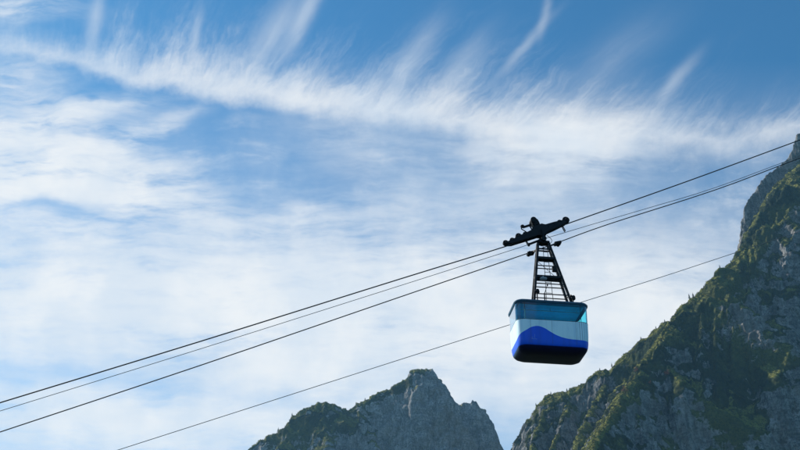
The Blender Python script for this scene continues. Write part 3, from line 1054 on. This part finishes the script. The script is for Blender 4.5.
# door seams on the front and the ribbed panel near the right end
seam = None
for sx_ in (-1.02, -.08, .98):
    g = q.m('LESS_THAN', q.m('ABSOLUTE', q.sub(ox, sx_)), .007)
    seam = g if seam is None else q.m('MAXIMUM', seam, g)
seam = q.mul(seam, q.m('GREATER_THAN', oz, -2.0))
ribs = q.mul(q.m('GREATER_THAN', q.m('SINE', q.mul(ox, 62.0)), .55), q.m('GREATER_THAN', ox, 1.04), q.m('LESS_THAN', ox, 1.52), q.sub(1.0, blue))
c3 = q.mix(q.mul(seam, .55), c2, (0.03, 0.04, 0.06, 1))
c3 = q.mix(q.mul(ribs, .42), c3, (0.05, 0.09, 0.16, 1))
q.l.new(c3, pb.inputs['Base Color'])
pb.inputs['Roughness'].default_value = 0.38
pb.inputs['Specular IOR Level'].default_value = 0.3
pb.inputs['Coat Weight'].default_value = 0.12
pb.inputs['Coat Roughness'].default_value = 0.1

M_glass = bpy.data.materials.new('teal_tinted_glass')
M_glass.use_nodes = True
g_ = NB(M_glass.node_tree)
M_glass.node_tree.nodes.clear()
tr = g_.node('ShaderNodeBsdfTransparent')
tr.inputs[0].default_value = (0.38, 0.92, 1.0, 1)
gl = g_.node('ShaderNodeBsdfGlossy')
gl.inputs[0].default_value = (0.9, 0.95, 1, 1)
gl.inputs['Roughness'].default_value = 0.03
fr = g_.node('ShaderNodeFresnel')
fr.inputs[0].default_value = 1.5
ms = g_.node('ShaderNodeMixShader')
lw = g_.node('ShaderNodeLayerWeight')
lw.inputs[0].default_value = 0.5
bf = g_.node('ShaderNodeNewGeometry').outputs['Backfacing']
outer = g_.m('ADD', fr.outputs[0], g_.mul(g_.m('POWER', lw.outputs['Facing'], 3.0), 1.0), clamp=True)
g_.l.new(g_.add(g_.mul(outer, g_.sub(1.0, bf)), g_.mul(bf, 0.06)), ms.inputs[0])
g_.l.new(tr.outputs[0], ms.inputs[1])
g_.l.new(gl.outputs[0], ms.inputs[2])
go = g_.node('ShaderNodeOutputMaterial')
g_.l.new(ms.outputs[0], go.inputs[0])


def loft(bm, levels, cap_first=False, cap_last=False, nc=8, ns=6):
    rings = []
    for (z, a, bb, r) in levels:
        rings.append([bm.verts.new((x, y, z)) for x, y in rrect(a, bb, r, nc, ns)])
    n = len(rings[0])
    for p, s in zip(rings, rings[1:]):
        for i in range(n):
            j = (i + 1) % n
            bm.faces.new((p[i], p[j], s[j], s[i]))
    if cap_first:
        bm.faces.new(rings[0][::-1])
    if cap_last:
        bm.faces.new(rings[-1])
    return rings


bm = bmesh.new()
loft(bm, [(-2.36, HW - .62, HD - .60, .26), (-2.345, HW - .46, HD - .44, .30), (-2.30, HW - .30, HD - .28, .34), (-2.22, HW - .18, HD - .15, .36), (-2.12, HW - .115, HD - .07, .36),
          (-2.02, HW - .085, HD - .035, .36), (-1.85, HW - .06, HD - .01, .36), (-1.4, HW - .03, HD, .36), (SILL, HW - .015, HD, .36),
          (SILL + .003, HW - .06, HD - .045, .33), (-1.98, HW - .14, HD - .09, .30)], True, True)
cabin = obj('cabin', bm, M_hull, car, 40)

# roof: dark rim, shallow dome, lining below
bm = bmesh.new()
loft(bm, [(-.115, HW - .07, HD - .06, .32), (-.117, HW - .0, HD - .0, .36), (-.075, HW + .035, HD + .035, .38), (-.02, HW + .04, HD + .04, .38), (.03, HW + .0, HD + .0, .36), (.075, HW - .10, HD - .10, .32),
          (.11, HW - .35, HD - .35, .25), (.13, HW - .7, HD - .6, .2)], True, True)
obj('roof', bm, M_roof, cabin, 40)
bm = bmesh.new()
add_box(bm, (0, 0, -.13), (2.9, 1.55, .02))
obj('ceiling_panel', bm, M_inner, cabin)
M_floor = pmat('pale_bounce_floor', (0.55, 0.58, 0.58), 0.7, 0, .1, 3)
bm = bmesh.new()
add_box(bm, (0, 0, -1.94), (2.8, 1.5, .02))  # unseen pale floor, added to bounce light up to the ceiling
obj('bounce_floor_panel', bm, M_floor, cabin)
# window band: four straight panes and four curved corner panes
nc, ns = 8, 6
lo_ = rrect(HW - .025, HD - .012, .35, nc, ns)
hi_ = rrect(HW - .012, HD - .006, .355, nc, ns)
n = len(lo_)
step_ = nc + ns
ZB, ZT = SILL + .012, -.118
for k in range(4):
    for (i0, i1, kind) in ((k * step_, k * step_ + nc, 'corner'), (k * step_ + nc, (k + 1) * step_, 'flat')):
        bm = bmesh.new()
        A_, B_ = [], []
        for i in range(i0, i1 + 1):
            A_.append(bm.verts.new((*lo_[i % n], ZB)))
            B_.append(bm.verts.new((*hi_[i % n], ZT)))
        for i in range(len(A_) - 1):
            bm.faces.new((A_[i], A_[i + 1], B_[i + 1], B_[i]))
        obj('window', bm, M_glass, cabin, 40, False)
# slim posts at the pane joints
for i in (0, nc, step_, step_ + nc, 2 * step_, 2 * step_ + nc, 3 * step_, 3 * step_ + nc):
    bm = bmesh.new()
    a_, c_ = Vector((*lo_[i], ZB)), Vector((*hi_[i], ZT))
    inw = Vector((-a_.x * .012, -a_.y * .02, 0))
    add_bar(bm, a_ + inw, c_ + inw, .022, .022)
    obj('window_post', bm, M_rubber, cabin)
# rubber strip on the sill
bm = bmesh.new()
loft(bm, [(SILL + .004, HW - .012, HD + .003, .36), (SILL + .018, HW - .012, HD + .003, .36), (SILL + .018, HW - .05, HD - .035, .33)], False, False)
obj('sill_strip', bm, M_rubber, cabin, 40)
# grab rails inside
for y_ in (-.5, .5):
    bm = bmesh.new()
    add_cyl(bm, (-1.35, y_, -.28), (1.35, y_, -.28), .018, None, 8)
    for x_ in (-1.2, 0, 1.2):
        add_cyl(bm, (x_, y_, -.28), (x_, y_, -.14), .012, None, 6)
    obj('grab_rail', bm, M_grey, cabin, 40)
# emblem: thin white pole and base line on the blue wave
M_white = pmat('white_lettering', (0.13, 0.25, 0.66), 0.5)
bm = bmesh.new()
yf = -HD - .004
for (x0, z0, x1, z1, w) in [(-.86, -1.80, -.86, -1.45, .014), (-1.0, -1.84, -.76, -1.84, .016), (-.98, -1.76, -.90, -1.76, .012), (-.98, -1.84, -.98, -1.76, .012)]:
    add_bar(bm, (x0, yf + .012, z0), (x1, yf + .012, z1), w, .006, Vector((0, 1, 0)))
obj('emblem', bm, M_white, cabin)
# --- hanger
TOPZ = 3.42
bm = bmesh.new()
hang = None


def leg_pt(sx, sy, t):
    """t 0 at the roof, 1 at the top"""
    x = sx * (0.90 + (0.25 - 0.90) * t) + .24 - .26 * t
    y = sy * (0.24 + (0.09 - 0.24) * t)
    return Vector((x, y, .06 + (TOPZ - .06) * t))


add_box(bm, (-.02, 0, TOPZ + .03), (.56, .40, .10), None, .02)
add_cyl(bm, (-.02, -.30, TOPZ + .14), (-.02, .30, TOPZ + .14), .12, None, 16)
add_box(bm, (-.02, 0, TOPZ + .10), (.26, .18, .22), None, .02)
hang = obj('hanger', bm, M_steel, car, 40)
for sx in (-1, 1):
    for sy in (-1, 1):
        bm = bmesh.new()
        add_bar(bm, leg_pt(sx, sy, 0), leg_pt(sx, sy, 1), .10, .10, Vector((0, 1, 0)))
        add_box(bm, leg_pt(sx, sy, 0) + Vector((0, 0, .02)), (.2, .16, .05), None, .01)
        obj('leg', bm, M_steel, hang)
# cross members
for t, w, h_ in ((.19, .035, .04), (.35, .035, .04), (.46, .08, .11), (.63, .032, .04), (.755, .08, .11), (.90, .05, .06)):
    bm = bmesh.new()
    e = .05 if h_ > .1 else 0
    for sy in (-1, 1):
        l_, r_ = leg_pt(-1, sy, t), leg_pt(1, sy, t)
        add_bar(bm, l_ - Vector((e, 0, 0)), r_ + Vector((e, 0, 0)), w, h_, Vector((0, 1, 0)) if False else Vector((0, 0, 1)))
    for sx in (-1, 1):
        add_bar(bm, leg_pt(sx, -1, t), leg_pt(sx, 1, t), w, h_ * .7)
    if h_ > .1:
        add_box(bm, (leg_pt(-1, 1, t) + leg_pt(1, -1, t)) * .5, (leg_pt(1, 1, t).x - leg_pt(-1, 1, t).x, .14, .025))
    obj('cross_frame', bm, M_steel, hang)
# braces behind
bm = bmesh.new()
for (ta, tb) in ((.755, .46),):
    add_bar(bm, leg_pt(-1, 1, ta), leg_pt(1, 1, tb), .016)
obj('brace', bm, M_steel, hang)
# service ladder
bm = bmesh.new()
xl0, xl1 = -.02, .30
lx = lambda t, s: (-.02 if s < 0 else .30) + (-.02 if s < 0 else -.14) * t
for s in (-1, 1):
    add_bar(bm, (lx(0, s), -.05, .12), (lx(1, s) * .9, -.05, TOPZ - .1), .022)
for k in range(6):
    t = .06 + k * .165
    z_ = .12 + t * (TOPZ - .22)
    add_bar(bm, (lx(t, -1), -.05, z_), (lx(t, 1), -.05, z_), .018)
obj('ladder', bm, M_steel, hang)
# rope guide boxes left and right near the top
for sx, zc in ((-1, 2.0), (1, 2.28)):
    bm = bmesh.new()
    px_ = (530.5, 253.5) if sx < 0 else (557.5, 243.5)
    cpt = CI @ on_line(px_[0], px_[1], .45)
    add_box(bm, cpt, (.34, .30, .13), Matrix.Translation(cpt) @ Matrix.Rotation(R(-16), 4, 'Y') @ Matrix.Translation(-cpt), .02)
    add_cyl(bm, cpt + Vector((sx * .06, -.17, -.02)), cpt + Vector((sx * .06, .17, -.02)), .07, None, 12)
    add_bar(bm, cpt, leg_pt(sx, 1, min(.98, (cpt.z + .02) / TOPZ)), .07)
    obj('rope_guide', bm, M_steel2, hang, 40)
# lamp, box, antenna, feet devices
bm = bmesh.new()
add_box(bm, (-.16, -.26, 1.44), (.30, .20, .12), None, .03)
add_box(bm, (-.16, -.22, 1.53), (.05, .05, .14))
obj('lamp', bm, M_grey, hang, 40)
bm = bmesh.new()
add_box(bm, (.40, -.16, 2.02), (.20, .16, .26), None, .02)
obj('control_box', bm, M_steel2, hang, 40)
bm = bmesh.new()
add_cyl(bm, (-.20, -.45, .06), (-.20, -.45, .62), .03, None, 8)
add_cyl(bm, (-.20, -.45, .60), (-.05, -.45, 1.02), .016, .012, 8)
add_box(bm, (-.045, -.45, 1.03), (.06, .04, .06))
obj('antenna', bm, M_steel2, hang, 40)
for (x_, z_, r_) in ((-.52, .72, .10), (1.10, .50, .11)):
    bm = bmesh.new()
    add_cyl(bm, (x_, -.50, z_), (x_ + .04, -.30, z_ + .02), r_ * .75, r_, 14)
    add_cyl(bm, (x_ - .12, -.44, z_ + (.10 if x_ > 0 else -.08)), (x_ - .02, -.40, z_ + .04), .05, None, 10)
    add_bar(bm, (x_, -.38, .06), (x_, -.38, z_), .05)
    obj('floodlight', bm, M_steel2, hang, 40)

# --- carriage on the upper rope
pL, pR = CI @ on_line(506, 246.3), CI @ on_line(568, 223.5)
cdir = (pR - pL).normalized()
cm = CI @ on_line(541, 233.4)
cy = (Vector((0, 1, 0)) - cdir * cdir.y).normalized()
cz = cdir.cross(cy).normalized()
K = Matrix.Identity(4)
for r_ in range(3):
    K[r_][0], K[r_][1], K[r_][2], K[r_][3] = cdir[r_], cy[r_], cz[r_], cm[r_]
Lh = (pL - cm).dot(cdir)
Rh = (pR - cm).dot(cdir)


def kp(x, y, z):
    return K @ Vector((x, y, z))


bm = bmesh.new()
poly = [(Lh + .08, .05), (Lh + .10, .14), (Lh + .45, .15), (Lh + .60, .20), (-.70, .24), (-.36, .28), (-.22, .40), (.20, .40), (.36, .29), (.80, .26), (Rh - .30, .21), (Rh - .12, .18),
        (Rh - .12, .02), (.70, -.05), (.30, -.08), (.20, -.15), (-.14, -.15), (-.24, -.09), (-.70, -.07), (Lh + .3, -.02)]
add_prism(bm, poly, -.17, -.13, K)
add_prism(bm, poly, .13, .17, K)
for x_ in (-.95, -.45, .0, .5, .95):
    add_cyl(bm, kp(x_, -.15, .12), kp(x_, .15, .12), .03, None, 8)
add_box(bm, (0, 0, .30), (.55, .30, .22), K, .02)
carr = obj('carriage', bm, M_steel, car, 40)
for x_, r_ in ((Lh + .06, .135), (Lh + .42, .135), (Lh + .80, .15), (Lh + 1.14, .12), (Rh - 1.05, .11), (Rh - .72, .12), (Rh - .36, .14), (Rh - .02, .175)):
    bm = bmesh.new()
    zc = r_ * .85 + .01 + (.05 if abs(x_) < 1.2 else .03)
    if Lh + .5 < x_ < Lh + 1.2: zc += .06
    add_cyl(bm, kp(x_, -.06, zc), kp(x_, .06, zc), r_, None, 20)
    add_cyl(bm, kp(x_, -.10, zc), kp(x_, .10, zc), r_ * .45, None, 12)
    add_cyl(bm, kp(x_, -.19, zc), kp(x_, .19, zc), r_ * .25, None, 10)
    obj('roller', bm, M_steel2, carr, 40)
# rollers at the ends get little shrouds
for x_, r_ in ((Lh + .08, .15), (Rh - .06, .16)):
    bm = bmesh.new()
    add_box(bm, (x_, 0, .10), (.16, .30, .14), K, .03)
    obj('end_guard', bm, M_steel2, carr, 40)
# drive housing on top
bm = bmesh.new()
add_box(bm, (-.02, 0, .55), (.34, .34, .30), K, .04)
add_cyl(bm, kp(-.05, -.20, .72), kp(-.05, .20, .72), .145, None, 18)
add_box(bm, (.16, .02, .64), (.09, .16, .24), K, .02)
obj('brake_housing', bm, M_steel2, carr, 40)
# camera bracket with two thin struts
bm = bmesh.new()
add_box(bm, (-.66, -.02, .66), (.17, .14, .14), K, .03)
add_bar(bm, kp(-.66, -.02, .60), kp(-.22, -.02, .58), .10, .08)
add_bar(bm, kp(-.78, -.02, .56), kp(-.58, -.02, .24), .035)
add_bar(bm, kp(-.76, -.02, .58), kp(-.64, -.02, .66), .06)
add_bar(bm, kp(-.32, -.02, .56), kp(-.32, -.02, .30), .05)
add_bar(bm, kp(-.40, -.10, .55), kp(-.22, -.10, .36), .025)
obj('camera_bracket', bm, M_steel2, carr, 40)
# rope catchers reaching down
for x_, l_ in ((-.85, .34), (Rh - .33, .32)):
    bm = bmesh.new()
    for y_ in (-.06, .06):
        add_bar(bm, kp(x_, y_, .05), kp(x_ - .02, y_, -l_), .035)
    add_bar(bm, kp(x_ - .02, -.06, -l_), kp(x_ - .02, .06, -l_), .03)
    obj('rope_catcher', bm, M_steel2, carr, 40)
# haul rope clamp and link to the hanger pin
hp = CI @ on_line(538, 240.9)
hq = CI @ on_line(529, 244.3)
bm = bmesh.new()
add_bar(bm, hq, hp, .09, .08)
add_bar(bm, hp, kp(-.02, 0, -.22), .09, .07)
add_cyl(bm, hq + Vector((0, -.08, -.02)), hq + Vector((0, .08, -.02)), .06, None, 12)
obj('rope_clamp', bm, M_steel2, carr, 40)
pin = Vector((-.02, 0, TOPZ + .14))
bm = bmesh.new()
for y_ in (-.24, .24):
    add_bar(bm, pin + Vector((0, y_, 0)), kp(.02, y_ * .8, .10), .20, .05, Vector((1, 0, 0)))
obj('pivot_link', bm, M_steel, carr, 40)
# loose cable loop beside the pin
bm = bmesh.new()
add_tube(bm, [pin + Vector((.12 + .28 * math.sin(t * math.pi) * .8, -.34, .12 - .52 * t)) for t in np.linspace(0, 1, 12)], .014, 6)
obj('cable_loop', bm, M_steel2, hang, 60)

# ------------------------------------------------------------------ haze
M_hz = bpy.data.materials.new('mountain_haze')
M_hz.use_nodes = True
hn = M_hz.node_tree
hn.nodes.clear()
pv = hn.nodes.new('ShaderNodeVolumePrincipled')
pv.inputs['Color'].default_value = (0.32, 0.68, 1.0, 1)
pv.inputs['Density'].default_value = 0.00004
pv.inputs['Anisotropy'].default_value = 0.15
ho = hn.nodes.new('ShaderNodeOutputMaterial')
hn.links.new(pv.outputs[0], ho.inputs['Volume'])
bm = bmesh.new()
zt = float(max(TR.V[..., 2].max(), TM.V[..., 2].max())) + 30
add_box(bm, (0, 1500, (zt - 61) / 2), (6800, 5800, zt + 61))
hz = obj('haze', bm, M_hz)
tag(hz, 'thin bluish mountain haze between the cable car and the peaks', 'haze', None, 'stuff')
print('haze top', zt)
